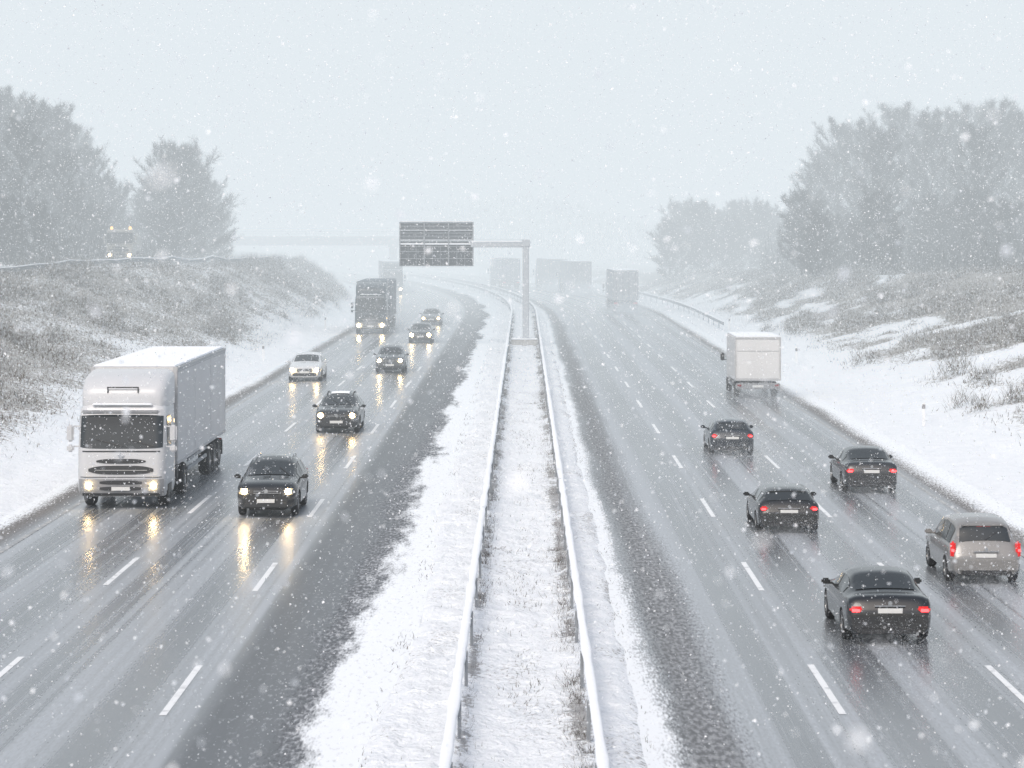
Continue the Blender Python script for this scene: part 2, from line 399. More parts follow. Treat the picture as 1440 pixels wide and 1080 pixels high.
guardrail(pth,1,'snowy guard rail on top of the embankment','roadside guard rails')

V=[];Fc=[];yy=list(np.arange(150,620,8.))
for y in yy:
    tl=float(banks(y)[0])
    for k in range(5):
        u=-tl-2.2-k*1.7; V.append((u+float(cx(y)),y,float(tz(-tl-5,y)[0])*.35+float(banks(y)[1])*.65+.22))
for i in range(len(yy)-1):
    for k in range(4): Fc.append([i*5+k,i*5+k+1,(i+1)*5+k+1,(i+1)*5+k])
rr=obj('slip_road',V,Fc,pm('snowy_asphalt',(.50,.52,.55),.5,var=.3,vs=.6),smooth=True,angle=180); tag(rr,'snow covered slip road on the embankment','road','structure')

# ---------------- delineator posts ----------------
M_wplastic=pm('white_plastic',(.75,.76,.77),.5); M_blk=pm('black_rubber',(.02,.02,.022),.7); M_dark=pm('dark_plastic',(.03,.032,.035),.5)
first=None
for (u,y) in [(16.7,107),(16.7,157),(16.6,207),(-16.3,60),(-16.3,160),(-16.3,210)]:
    z=float(tz(u,y)[0]); x=u+float(cx(y))
    if first is None:
        E=empty('marker_post',(x,y,z)); obj('post',*loft([[(-.06,-.02,0),(.06,-.02,0),(.05,.03,0),(-.05,.03,0)],[(-.06,-.02,.95),(.06,-.02,1.0),(.05,.03,1.0),(-.05,.03,.95)]]),M_wplastic,E)
        obj('reflector_band',*box((0,.002,.82),(.135,.065,.18),.005,1),pm('grey_reflector',(.25,.25,.26),.4),E); first=E
    else:
        E=first.copy(); E.location=(x,y,z); col.objects.link(E)
        for ch in list(first.children):
            c=ch.copy(); col.objects.link(c); c.parent=E
    tag(E,'slim white roadside marker post standing in snow','marker post',None,'roadside marker posts')

# ---------------- sign gantry ----------------
M_pole=pm('painted_grey_steel',(.50,.53,.56),.5,.2,var=.15); M_board=pm('sign_back_aluminium',(.24,.26,.28),.6,.2,var=.3,vs=2); M_board2=pm('dark_sign_back',(.075,.085,.098),.6,.2,var=.4,vs=2)
M_bd2=pm('sign_back_frame',(.30,.32,.34),.6,.2); M_slat=pm('dark_sign_slats',(.10,.11,.125),.6,.2)
E=empty('gantry_sign',(.02,181,0))
obj('footing',*box((0,0,.25),(1.9,1.2,.5),.06),pm('concrete',(.42,.42,.41),.9,var=.25),E)
obj('snow_layer',*box((0,0,.53),(1.85,1.15,.10),.04),M_cap,E)
obj('column',*join(box((.10,0,3.85),(.46,.42,6.9),.05),box((.10,0,.55),(.75,.75,.10),.01)),M_pole,E)
obj('arm',*join(box((-1.7,.1,7.18),(4.2,.36,.36),.03),box((-6.2,.44,7.18),(5.2,.14,.3),.02),box((.1,0,7.3),(.6,.5,.5),.03)),M_pole,E)
obj('snow_layer',*box((-1.7,.1,7.40),(4.2,.38,.11),.05),M_cap,E)
bx0,bx1=-8.85,-3.6
up=[];fr=[];sn=[];sl=[]
w=(bx1-bx0)/3
for k in range(3): up.append(box((bx0+w*(k+.5),.32,8.12),(w-.05,.05,1.24),.01,1))
for z in (7.66,7.90,8.14,8.38,8.62): sl.append(box(((bx0+bx1)/2,.265,z),(bx1-bx0-.06,.04,.10)))
for z in (7.47,8.78,5.70,6.2,6.70,7.06): fr.append(box(((bx0+bx1)/2,.26,z),(bx1-bx0,.06,.05)))
for x in np.linspace(bx0+.04,bx1-.04,4): fr.append(box((x,.17,7.23),(.09,.09,3.12)))
for x in np.linspace(bx0+.04,bx1-.04,10): fr.append(box((x,.275,6.38),(.03,.04,1.4)))
for z,t in ((7.51,.05),(8.20,.04),(8.83,.07),(7.24,.12)): sn.append(box(((bx0+bx1)/2,.23,z),(bx1-bx0-.1,.13,t),.018,1))
obj('sign_panel',*join(*up),M_board,E); obj('sign_panel',*box(((bx0+bx1)/2,.32,6.54),(bx1-bx0-.02,.05,1.76),.01,1),M_board2,E)
obj('slat',*join(*sl),M_slat,E)
obj('frame',*join(*fr),M_bd2,E); obj('snow_layer',*join(*sn),M_cap,E)
tag(E,'steel gantry arm holding dark motorway sign seen from behind','motorway sign')

# ---------------- overpass ----------------
M_conc=pm('bridge_concrete',(.20,.21,.22),.9,var=.2,vs=.5)
E=empty('overpass_bridge',(-35,440,0))
obj('deck',*join(box((-14,0,5.9),(78,9,1.1),.05),box((-14,-4.6,6.65),(78,.3,.5),.03)),M_conc,E)
obj('railing',*join(box((-14,-4.6,7.75),(78,.08,.08)),box((-14,-4.6,7.35),(78,.05,.05)),*[box((-53+3*k,-4.6,7.25),(.08,.08,1.0)) for k in range(27)]),M_steel,E)
for x in (-19,12.5): obj('pier',*join(cyl((x,-2.5,0),(x,-2.5,5.3),.55),cyl((x,2.5,0),(x,2.5,5.3),.55),box((x,0,5.2),(1.4,8,.5),.05)),M_conc,E)
obj('abutment',*loft([[(30,-7,0),(44,-7,0),(44,7,0),(30,7,0)],[(34,-4.5,5.3),(38,-4.5,5.3),(38,4.5,5.3),(34,4.5,5.3)]]),M_ground,E)
obj('abutment',*loft([[(-60,-7,0),(-32,-7,0),(-32,7,0),(-60,7,0)],[(-60,-4.5,5.3),(-40,-4.5,5.3),(-40,4.5,5.3),(-60,4.5,5.3)]]),M_ground,E)
obj('deck_end',*box((30,0,5.9),(10,9,1.1),.05),M_conc,E)
tag(E,'low concrete road bridge over the motorway fading in snowfall','bridge')

# ---------------- vehicles ----------------
GL=pm('tinted_glass',(.03,.036,.04),.10,0,coat=.1,var=.1)
RIM=pm('alloy_rim',(.30,.31,.32),.35,.8); CHR=pm('chrome_trim',(.55,.57,.59),.2,.9); PLATE=pm('number_plate',(.66,.67,.66),.5,var=.04)
HL=pm('headlight_glow',(1,.86,.6),.3,es=100,ec=(1,.70,.34)); HLD=pm('headlight_dim',(1,.86,.6),.3,es=55,ec=(1,.66,.28))
HLG=pm('headlight_lens',(.20,.21,.22),.15,0,coat=.5); TL=pm('tail_light_glow',(.45,.01,.012),.3,es=.35,ec=(1,.03,.03)); TLR=pm('tail_light_lens',(.25,.012,.014),.25,coat=.5)
TLW=pm('bright_tail_light_core',(1,.1,.1),.3,es=2.2,ec=(1,.09,.10)); AMB=pm('amber_lens',(.8,.3,.03),.3,es=2,ec=(1,.6,.2))
TYPES={
'sedan':dict(L=4.58,st=[(2.29,.60,.28,.45,.50,.5),(2.24,.74,.22,.60,.66,.6),(2.10,.84,.19,.68,.75,.70),(1.60,.88,.17,.79,.87,.74),(.95,.89,.17,.88,.96,.76),(.10,.89,.17,.91,1.33,.66),(-.35,.89,.17,.92,1.40,.645),(-.95,.89,.17,.93,1.36,.635),(-1.62,.885,.18,.94,1.03,.70),(-2.05,.87,.20,.94,1.02,.70),(-2.2,.85,.22,.91,.98,.68),(-2.27,.81,.24,.76,.82,.66),(-2.29,.74,.28,.50,.54,.58)],
  ws=(.88,.18),rw=(-1.02,-1.54),side=[(.55,-.30),(-.38,-1.2)],axles=(1.38,-1.38),wr=.31,tail=(.68,.74,.28,.13),head=(.66,.60,.34,.17),mir=(.55,.95)),
'hatch':dict(L=4.35,st=[(2.17,.60,.28,.45,.50,.5),(2.12,.74,.22,.62,.68,.6),(1.98,.84,.19,.71,.79,.70),(1.5,.87,.17,.82,.90,.74),(.95,.885,.17,.89,.98,.76),(.10,.885,.17,.92,1.36,.67),(-.35,.885,.17,.93,1.43,.655),(-1.2,.885,.17,.95,1.41,.645),(-1.60,.88,.18,.96,1.35,.635),(-1.98,.87,.20,.95,1.02,.72),(-2.10,.85,.22,.87,.92,.70),(-2.15,.81,.25,.70,.74,.64),(-2.17,.74,.28,.50,.54,.58)],
  ws=(.88,.18),rw=(-1.64,-1.94),side=[(.55,-.28),(-.36,-1.1),(-1.18,-1.6)],axles=(1.32,-1.32),wr=.31,tail=(.70,.80,.22,.15),head=(.66,.62,.34,.19),mir=(.55,.97)),
'mpv':dict(L=4.28,st=[(2.14,.6,.28,.5,.55,.5),(2.08,.76,.23,.66,.72,.6),(1.9,.84,.20,.78,.86,.68),(1.3,.87,.18,.90,1.00,.74),(1.05,.88,.18,.93,1.07,.74),(.2,.88,.18,.95,1.54,.68),(-.4,.88,.18,.95,1.64,.66),(-1.2,.88,.18,.95,1.62,.64),(-1.66,.875,.19,.95,1.52,.63),(-1.94,.87,.21,.95,1.06,.72),(-2.07,.86,.24,.88,.93,.70),(-2.13,.80,.26,.66,.72,.64),(-2.14,.74,.30,.5,.55,.58)],
  ws=(.98,.26),rw=(-1.68,-1.93),side=[(.62,-.25),(-.33,-1.05),(-1.13,-1.60)],axles=(1.35,-1.35),wr=.31,tail=(.79,.88,.12,.42),head=(.64,.68,.34,.22),mir=(.62,1.03)),
'suv':dict(L=4.5,st=[(2.25,.56,.34,.58,.62,.5),(2.20,.72,.28,.76,.82,.62),(2.08,.82,.25,.86,.94,.70),(1.8,.89,.23,.93,1.02,.75),(1.02,.92,.23,.99,1.10,.77),(.20,.92,.23,1.02,1.50,.68),(-.3,.92,.23,1.03,1.60,.66),(-1.2,.92,.23,1.04,1.57,.65),(-1.8,.91,.24,1.05,1.47,.63),(-2.08,.895,.26,1.02,1.10,.72),(-2.19,.86,.29,.93,.98,.68),(-2.23,.80,.32,.7,.76,.62),(-2.25,.72,.36,.55,.6,.56)],
  ws=(.95,.28),rw=(-1.83,-2.04),side=[(.65,-.22),(-.30,-1.1),(-1.18,-1.72)],axles=(1.36,-1.34),wr=.35,tail=(.74,.95,.22,.3),head=(.66,.77,.34,.17),mir=(.65,1.07)),
}
def gsm(a,s):
    k=int(4*s)+1; x=np.arange(-k,k+1); g=np.exp(-x*x/(2*s*s)); g/=g.sum()
    return np.convolve(np.pad(a,k,mode='edge'),g,'valid')
for T in TYPES.values():
    st=np.array(sorted(T['st'])); yy=np.arange(st[0,0],st[-1,0]+1e-6,.03); cols=[np.interp(yy,st[:,0],st[:,i]) for i in range(1,6)]
    cols=[gsm(c,3.2) for c in cols]; T['yy']=yy;T['c']=cols
    def par(y,T=T): return [float(np.interp(y,T['yy'],c)) for c in T['c']]
    T['par']=par
    def sec(y,T=T):
        w,zb,zm,zt,wt=T['par'](y); dr=min(.10,(zt-zm)*.35)
        return [(0,zb),(.84*w,zb),(w*.98,zb+.10),(w,(zb+zm)*.5+.02),(w*.985,zm-.07),(w*.945,zm),(wt,zt-dr),(wt*.86,zt-dr*.45),(wt*.66,zt-dr*.12),(wt*.35,zt+.005),(0,zt+.012)]
    T['sec']=sec
HULL={}
def hull(k):
    if k in HULL: return HULL[k]
    T=TYPES[k]; R=[]
    for y in T['yy']:
        s=T['sec'](y); R.append([(x,y,z) for x,z in s]+[(-x,y,z) for x,z in s[-2:0:-1]])
    V,Fc=loft(R)
    bm=bmesh.new(); bv=[bm.verts.new(v) for v in V]
    for f in Fc: bm.faces.new([bv[i] for i in f])
    bmesh.ops.recalc_face_normals(bm,faces=bm.faces)
    me=bpy.data.meshes.new('h'); bm.to_mesh(me); bm.free()
    o=bpy.data.objects.new('h',me); col.objects.link(o); cs=[]
    for ya in T['axles']:
        for s in (-1,1):
            c=obj('cut',*cyl((s*.60,ya,T['wr']),(s*1.2,ya,T['wr']),T['wr']+.05,n=28),None); cs.append(c)
            md=o.modifiers.new('b','BOOLEAN'); md.operation='DIFFERENCE'; md.object=c; md.solver='EXACT'
    dg=bpy.context.evaluated_depsgraph_get(); dg.update()
    m2=bpy.data.meshes.new_from_object(o.evaluated_get(dg))
    for c in cs+[o]: bpy.data.objects.remove(c,do_unlink=True)
    m2.materials.clear(); m2.polygons.foreach_set('use_smooth',[True]*len(m2.polygons)); m2.set_sharp_from_angle(angle=math.radians(38))
    HULL[k]=m2; return m2
WH={}
def wheelmeshes(r,w):
    if (r,w) in WH: return WH[(r,w)]
    n=26; prof=[(-w/2,r*.62),(-w/2,r*.9),(-w*.36,r),(w*.36,r),(w/2,r*.9),(w/2,r*.62)]
    R=[[(x,rr*math.cos(2*math.pi*i/n),rr*math.sin(2*math.pi*i/n)) for i in range(n)] for x,rr in prof]
    V,Fc=loft(R,False); a=bpy.data.meshes.new('tyre'); a.from_pydata(V,[],Fc); a.materials.append(M_blk)
    a.polygons.foreach_set('use_smooth',[True]*len(a.polygons)); a.set_sharp_from_angle(angle=.6)
    parts=[cyl((-w*.3,0,0),(w*.3,0,0),r*.22,n=12)]
    for s in (-1,1):
        for i in range(5):
            t=2*math.pi*i/5; V,Fc=box((0,0,r*.42),(.03,r*.16,r*.46)); ca,sa=math.cos(t),math.sin(t)
            parts.append(([(x+s*w*.40,yv*ca-z*sa,yv*sa+z*ca) for x,yv,z in V],Fc))
    nn=24; R=[[(x,rr*math.cos(2*math.pi*i/nn),rr*math.sin(2*math.pi*i/nn)) for i in range(nn)] for x,rr in [(-w*.46,r*.62),(-w*.2,r*.58),(w*.2,r*.58),(w*.46,r*.62)]]
    parts.append(loft(R,False)); parts.append(cyl((-.02,0,0),(.02,0,0),r*.58,n=20))
    V,Fc=join(*parts); b=bpy.data.meshes.new('rim'); b.from_pydata(V,[],Fc); b.materials.append(RIM)
    WH[(r,w)]=(a,b); return a,b
def wheel(E,x,y,r,w=.21):
    a,b=wheelmeshes(r,w); e=empty('wheel',(x,y,r),parent=E); link('tyre',a,e); link('rim',b,e)
SPRAY=[]
def car(kind,label,x,ynear,toward,scale,paint,cat='car',lit='low',extras=(),zs=1.0,lamp=.085):
    T=TYPES[kind]; L=T['L']; yc=ynear+L/2*scale
    h=heading(yc); E=empty('car',(x,yc,.03),h+(math.pi if toward else 0),(scale,scale,scale*zs))
    sg=1 if toward else -1
    SPRAY.append((x,yc+sg*L*.30,yc+sg*(L*.5+7),1.0,.95))
    me=hull(kind).copy(); me.materials.append(paint); link('body',me,E)
    sec=T['sec']
    def top(y,s,dz=.012):
        S=sec(y)[::-1]; x=abs(s)*S[4][0]*.95; z=np.interp(x,[q[0] for q in S[:5]],[q[1] for q in S[:5]])
        return (math.copysign(x,s),y,float(z)+dz)
    def glass(name,y0,y1,s=.94):
        sg=1 if y0>0 else -1
        V,Fc=grid(lambda a,b:(lambda p:(p[0],p[1]+sg*.012,p[2]))(top(a,b)),np.linspace(y0,y1,8),np.linspace(-s,s,17))
        obj(name,V,Fc,GL,E,True,180)
    glass('windscreen',*T['ws']); glass('rear_window',*T['rw'])
    for a,b in T['side']:
        for sd in (-1,1):
            def f(y,t):
                S=sec(y); p,q=S[5],S[6]; return (sd*(p[0]+(q[0]-p[0])*t+.01),y,p[1]+(q[1]-p[1])*t+.004)
            V,Fc=grid(f,np.linspace(a,b,7),[.10,.5,.88]); obj('side_window',V,Fc,GL,E,True,180)
    for ya in T['axles']:
        for sd in (-1,1): wheel(E,sd*.775,ya,T['wr'])
    obj('underbody',*box((0,0,.31),(1.15,L*.88,.24),.05),M_dark,E)
    hx,hz,hw,hh=T['head']; tx,tzz,tw,th=T['tail']
    w0=T['par'](0)[0]
    def yend(z,x,sgn):
        for y in sorted(T['yy'],key=lambda v:-sgn*v):
            S=sec(y)
            if y*sgn<L*.3: break
            if z<S[-1][1]-.01 and z>S[0][1] and x<S[3][0]: return y
        return sgn*L*.45
    for sd in (-1,1):
        y0=yend(hz,hx,1)
        o=obj('headlight',*box((sd*hx,y0-.05,hz),(hw,.22,hh),.06,3),HLG,E,True)
        if toward and lit!='off':
            lm=HL if lit=='high' else HLD
            obj('lamp',*cyl((sd*(hx-.02),y0+.03,hz),(sd*(hx-.02),y0+.085,hz-.01),lamp,lamp*.85),lm,o)
        y1=yend(tzz,tx,-1)
        o=obj('tail_light',*box((sd*tx,y1+.055,tzz),(tw,.2,th),.045,3),TL if (not toward) else TLR,E,True)
        if (not toward) and lit=='high': obj('lamp',*box((sd*(tx+.02),y1-.055,tzz-.01),(tw*.6,.03,min(th*.5,.07)),.01),TLW,o)
        mx,mz=T['mir']
        obj('side_mirror',*join(box((sd*(w0+.09),mx,mz),(.19,.11,.13),.035),box((sd*(w0-.0),mx,mz-.04),(.12,.06,.05),.01)),paint,E,True)
    zg=hz-.02
    yb=yend(zg,.3,1); yl=yend(.40,.5,1); yr=yend(.5,.4,-1)
    obj('grille',*box((0,yb,zg),(.80,.06,hh*.85),.02),M_dark,E)
    obj('grille_trim',*join(box((0,yb+.035,zg+hh*.2),(.74,.02,.02)),box((0,yb+.035,zg-hh*.15),(.74,.02,.02)),cyl((0,yb+.03,zg+.03),(0,yb+.055,zg+.03),.06)),CHR,E)
    obj('air_intake',*box((0,yl,.38),(1.25,.10,.16),.03),M_dark,E)
    obj('number_plate',*box((0,yl+.07,.50),(.52,.02,.11),.003,1),PLATE,E)
    obj('bumper',*box((0,yr+.08,.42),(w0*1.8,.24,.28),.09,3),paint,E,True)
    obj('bumper_insert',*box((0,yr-.02,.30),(w0*1.4,.1,.12),.03),M_dark,E,True)
    pz=.72
    if kind=='mpv': pz=.74
    yp=yend(pz,.2,-1)
    obj('number_plate',*box((0,yp-.03,pz),(.50,.03,.10),.003,1),PLATE,E)
    obj('boot_trim',*join(box((0,yp-.015,pz+.10),(.62,.02,.025)),cyl((0,yp-.02,pz+.16),(0,yp-.035,pz+.16),.045)),CHR,E)
    obj('exhaust_pipe',*cyl((w0*.6,yr+.1,.25),(w0*.6,yr-.10,.25),.035),CHR,E)
    ym=T['rw'][0]; zr=sec(ym)[-1][1]
    if kind!='sedan':
        obj('high_brake_light',*box((0,ym-.02,zr-.03),(.34,.05,.03),.005,1),TLR,E)
        obj('roof_spoiler',*box((0,ym+.03,zr+.0),(1.05,.16,.03),.012),paint,E,True)
        obj('rear_wiper',*cyl((0,T['rw'][1]-.02,sec(T['rw'][1])[-1][1]+.02),(.33,(T['rw'][0]+T['rw'][1])/2,sec((T['rw'][0]+T['rw'][1])/2)[-1][1]+.02),.009,n=6),M_dark,E)
    if 'rails' in extras:
        for sd in (-1,1):
            zz=lambda y:sec(y)[8][1]
            obj('roof_rail',*join(*[cyl((sd*.54,a,zz(a)+.04),(sd*.54,b,zz(b)+.04),.016,n=8) for a,b in [(.0,-.5),(-.5,-1.1),(-1.1,-1.6)]],*[cyl((sd*.54,a,zz(a)-.03),(sd*.54,a,zz(a)+.04),.018,n=8) for a in (.0,-.75,-1.58)]),CHR if 'chrome' in extras else M_dark,E)
    if 'snow' in extras:
        V,Fc=grid(lambda a,b:top(a,b,.02+.012*random.random()),np.linspace(0,ym+.1,8),np.linspace(-.6,.6,7)); obj('roof_snow',V,Fc,M_cap,E,True)
    a,b=T['ws']
    obj('wiper',*join(*[cyl(top(a-.02,s,.03),top(a*.5+b*.5,s+.38,.03),.010,n=6) for s in (-.75,-.0)]),M_dark,E)
    tag(E,label,cat); return E
def cp(n,c): return pm(n,c,.25,.1,coat=.5,var=.08,vs=3,dirt=.3)
P_black=cp('black_car_paint',(.010,.012,.014)); P_char=cp('charcoal_car_paint',(.020,.023,.027)); P_gry=cp('grey_car_paint',(.09,.10,.11))
P_sil=cp('silver_car_paint',(.225,.225,.222)); P_wht=cp('white_car_paint',(.62,.64,.66)); P_blue=cp('dark_blue_car_paint',(.014,.022,.034))
def px(x,Y): return (x-737)*Y/3600
car('sedan','black saloon car with glowing red tail lights on wet lane',px(1250,51.5),51.3,False,.985,P_black,lit='high',zs=.97)
car('mpv','silver compact people carrier seen from behind in spray',px(1387,60),60,False,.965,P_sil,lit='high',zs=.95)
car('hatch','dark low estate car with red tail lights on wet lane',px(1110,70),70,False,.97,P_black,lit='high',zs=.87)
car('sedan','charcoal saloon car with red tail lights near road edge',px(1226,80.5),80.5,False,.97,P_char,lit='high')
car('hatch','dark blue hatchback driving away in wet spray',px(1030,94),94,False,.93,P_blue,lit='high',zs=.96)
car('suv','black off-road car with bright headlights on wet lane',px(374,73.8),73.8,True,.985,P_black,lit='high',extras=('rails','chrome'))
car('suv','dark grey off-road car with yellow headlights',px(473,104),104,True,1.0,P_char,lit='low',extras=('rails','snow'),zs=.95,lamp=.11)
car('hatch','white hatchback with headlights coming out of the snowfall',px(428,139),139,True,1.03,P_wht,lit='low',lamp=.11)
car('suv','grey car with dim headlights following the traffic',px(548,147),147,True,.95,P_gry,lit='high',lamp=.10)
car('hatch','dark car with bright headlights in heavy snowfall',px(591,185),185,True,.98,P_char,lit='high',lamp=.13)
car('sedan','pale grey saloon car faint in the snowfall',px(606,219),219,True,1.0,P_gry,lit='low',lamp=.1)

def truck(label,x,yfront,toward,paint,boxmat,Lt=13.2,zbase=.03,trailer=True,lit='low',beacon=False,snow=True,hb=4.08,cat='lorry',xs=1.0):
    Ltot=2.6+Lt
    yn=yfront
    if toward: oy=yn; rot=math.pi
    else: oy=yn+Ltot; rot=0
    h=heading(yn+Ltot/2)
    ox=x if (toward or h<=0) else x-math.sin(h)*Ltot
    if trailer and yn<350: SPRAY.append((x,yn+(Ltot-4 if toward else 2),yn+(Ltot+9 if toward else -10),1.5,1.8))
    if trailer and toward and yn<300: SPRAY.append((x,yn+3,yn+Ltot,1.5,.7))
    E=empty('lorry',(ox,oy,zbase),rot+h,(xs,1,1))
    zs=[.38,.55,.95,1.80,2.95,3.08]; yf=[-.10,-.02,0,-.05,-.26,-.38]; hw=[1.20,1.24,1.25,1.25,1.22,1.16]
    RR=.28
    def F_(z): return float(np.interp(z,zs,yf)),float(np.interp(z,zs,hw))
    def ring(z):
        a,w=F_(z); r=RR; pts=[(-w,-2.15,z)]
        for i in range(8):
            t=math.pi/2*i/7; pts.append((-w+r-r*math.cos(t),a-r+r*math.sin(t),z))
        for i in range(8):
            t=math.pi/2*(1-i/7); pts.append((w-r+r*math.cos(t),a-r+r*math.sin(t),z))
        pts.append((w,-2.15,z)); return pts
    obj('cab',*loft([ring(z) for z in (.38,.55,.95,1.35,1.8,2.2,2.6,2.95,3.08)]),paint,E,True,35)
    def surf(z,x,off):
        a,w=F_(z); r=RR; ax=abs(x); c=0 if ax<w-r else r-math.sqrt(max(0,r*r-(ax-(w-r))**2)); return (x,a-c+off,z)
    def panel(name,x0,x1,z0,z1,mat,off=.015,nx=20,nz=5,par=E,bow=0.0):
        xm=max(abs(x0),abs(x1))
        def f(tz_,x):
            q=(abs(x)/xm)**4*bow; za=z0+q; zb_=z1-q; return surf(za+(zb_-za)*tz_,x,off)
        V,Fc=grid(f,np.linspace(0,1,nz),np.linspace(x0,x1,nx)); return obj(name,V,Fc,mat,par,True,180)
    panel('windscreen',-1.17,1.17,1.80,2.80,GL,bow=.04,nx=34)
    obj('sun_visor',*box((0,.08,2.90),(2.2,.26,.10),.04),M_gbump if trailer else paint,E,True)
    panel('grille',-.70,.70,1.36,1.50,M_dark,.02,bow=.05); panel('grille',-.92,.92,1.04,1.30,M_dark,.02,bow=.09)
    panel('grille_bar',-.74,.74,1.155,1.175,CHR,.03,nz=2)
    panel('front_panel_seam',-1.1,1.1,1.70,1.74,M_dark,.012); panel('front_panel_seam',-1.15,1.15,.95,.97,M_dark,.012)
    panel('bumper_valance',-1.20,1.20,.39,.90,M_gbump,.022,nx=30)
    panel('bumper_intake',-.60,.60,.74,.86,M_dark,.035,bow=.03); panel('bumper_intake',-.60,.60,.56,.68,M_dark,.035,bow=.03); panel('lower_bumper',-1.1,1.1,.40,.48,M_dark,.035)
    dv=[(0,1.60-.08),(.09,1.60),(0,1.60+.08),(-.09,1.60)]
    obj('badge',*loft([[(a,-.04,b) for a,b in dv],[(a,.02,b) for a,b in dv]]),CHR,E)
    obj('number_plate',*box((0,.06,.62),(.52,.02,.11),.003,1),PLATE,E)
    for s in (-1,1):
        o=obj('headlight',*box((s*.92,-.08,.70),(.38,.22,.17),.07,3),HLG,E,True)
        if toward: obj('lamp',*cyl((s*.92,.02,.70),(s*.92,.070,.695),.06 if yn<150 else .12),HL if lit=='high' else HLD,o)
        obj('mirror',*join(box((s*1.46,-.20,2.25),(.20,.16,.50),.05),box((s*1.46,-.20,1.80),(.20,.16,.22),.05),box((s*1.28,-.3,2.45),(.22,.05,.04)),box((s*1.28,-.3,1.85),(.22,.05,.04))),paint,E,True)
        V,Fc=grid(lambda a,b:(s*(1.260-.022*max(0,(b-1.8)/1.2)),a,b),[-.50,-1.3],[1.85,2.35,2.75]); obj('side_window',V,Fc,GL,E)
        obj('step',*box((s*1.2,-1.0,.55),(.12,.8,.35),.03),M_dark,E,True)
        wheel(E,s*1.05,-1.35,.5,.30)
    obj('wiper',*join(*[cyl((a,.02,1.88),(a+.75,-.04,2.08),.014,n=6) for a in (-.95,-.05)]),M_dark,E)
    def dr(y,w,zt):
        r=.24; return [(-w,y,3.02),(-w,y,zt-r),(-w+r*.12,y,zt-r*.55),(-w+r*.45,y,zt-r*.16),(-w+r,y,zt),(w-r,y,zt),(w-r*.45,y,zt-r*.16),(w-r*.12,y,zt-r*.55),(w,y,zt-r),(w,y,3.02)]
    if trailer:
        obj('roof_deflector',*loft([dr(-.38,1.02,3.38),dr(-.44,1.11,3.52),dr(-.58,1.18,3.68),dr(-1.0,1.22,3.88),dr(-1.5,1.23,4.0),dr(-2.15,1.24,4.06)]),paint,E,True,60)
        obj('roof_lamp_bar',*join(box((0,-.39,3.60),(.9,.03,.035)),box((-.43,-.40,3.52),(.035,.03,.18)),box((.43,-.40,3.52),(.035,.03,.18))),M_dark,E)
        obj('snow_layer',*box((0,-.30,3.10),(1.7,.14,.06),.025),M_cap,E)
    ya=-2.6; yb=-2.6-Lt
    obj('chassis',*join(box((0,(yb-1)/2,.85),(.9,-yb-1.2,.35),.03),box((0,-4.2,.75),(2.2,1.2,.6),.1)),M_dark,E,True)
    if trailer:
        obj('cargo_box',*box((0,(ya+yb)/2,(1.12+hb)/2),(2.52,Lt,hb-1.12),.03,2),boxmat,E)
        for s in (-1,1):
            seam=[]
            nk=max(2,int(Lt/4))
            for k in range(nk+1):
                y=ya-.06-k*(Lt-.12)/nk
                seam.append(box((s*1.264,y,(1.2+hb)/2),(.010,.03,hb-1.35)))
            seam.append(box((s*1.264,(ya+yb)/2,hb-.14),(.012,Lt-.1,.025)))
            obj('curtain_strap',*join(*seam),M_strap,E)
        obj('frame_rail',*join(*[box((s*1.262,(ya+yb)/2,z),(.03,Lt+.01,.09)) for s in (-1,1) for z in (1.14,hb-.05)],*[box((s*1.2,ya+.01,(1.12+hb)/2),(.12,.03,hb-1.1)) for s in (-1,1)]),M_strap if boxmat is M_crgo else M_bd2,E)
        obj('rear_door',*join(box((-.61,yb-.012,(1.2+hb)/2),(1.18,.025,hb-1.35),.01,1),box((.61,yb-.012,(1.2+hb)/2),(1.18,.025,hb-1.35),.01,1)),boxmat,E)
        obj('door_bar',*join(*[cyl((a,yb-.05,1.2),(a,yb-.05,hb-.15),.02,n=6) for a in (-.95,-.3,.3,.95)]),CHR,E)
        if snow: obj('snow_layer',*box((0,(ya+yb)/2,hb+.03),(2.44,Lt-.1,.07),.03),M_cap,E)
        for a_ in [yb+1.6,yb+2.9,yb+4.2,-4.6]:
            for s in (-1,1): wheel(E,s*1.07,a_,.5,.34)
        obj('underrun_bar',*box((0,yb+.15,.55),(2.3,.12,.14),.02),M_dark,E)
        for s in (-1,1):
            ll=abs(yb+5.4+5)
            obj('side_guard',*join(box((s*1.2,(-5.4+yb+5)/2,.72),(.04,ll,.12)),box((s*1.2,(-5.4+yb+5)/2,.98),(.04,ll,.10))) ,M_bd2,E)
            obj('tail_light',*box((s*.95,yb+.06,.82),(.4,.1,.14),.02),TL if not toward else TLR,E)
            obj('mudguard',*box((s*1.07,yb+.75,.62),(.36,.03,.5)),M_dark,E)
    if beacon:
        obj('plough_body',*join(box((0,-3.9,1.7),(2.4,3.2,1.3),.05),loft([[(-1.2,-5.6,2.3),(1.2,-5.6,2.3),(1.2,-2.4,2.3),(-1.2,-2.4,2.3)],[(-.9,-5.2,2.8),(.9,-5.2,2.8),(.9,-2.8,2.8),(-.9,-2.8,2.8)]])),boxmat,E)
        for s in (-1,1):
            obj('beacon',*cyl((s*.85,-.9,3.08),(s*.85,-.9,3.34),.14,.11),AMB,E)
            wheel(E,s*1.05,-4.2,.5,.32)
    tag(E,label,cat); return E
M_gbump=pm('grey_bumper_plastic',(.26,.27,.285),.5,var=.2,vs=3)
M_cab=pm('white_lorry_paint',(.56,.575,.595),.35,.0,coat=.3,var=.08,vs=2,dirt=.7); M_crgo=pm('pale_tarpaulin',(.62,.625,.63),.6,var=.10,vs=.7); M_strap=pm('grey_strap',(.46,.47,.48),.6)
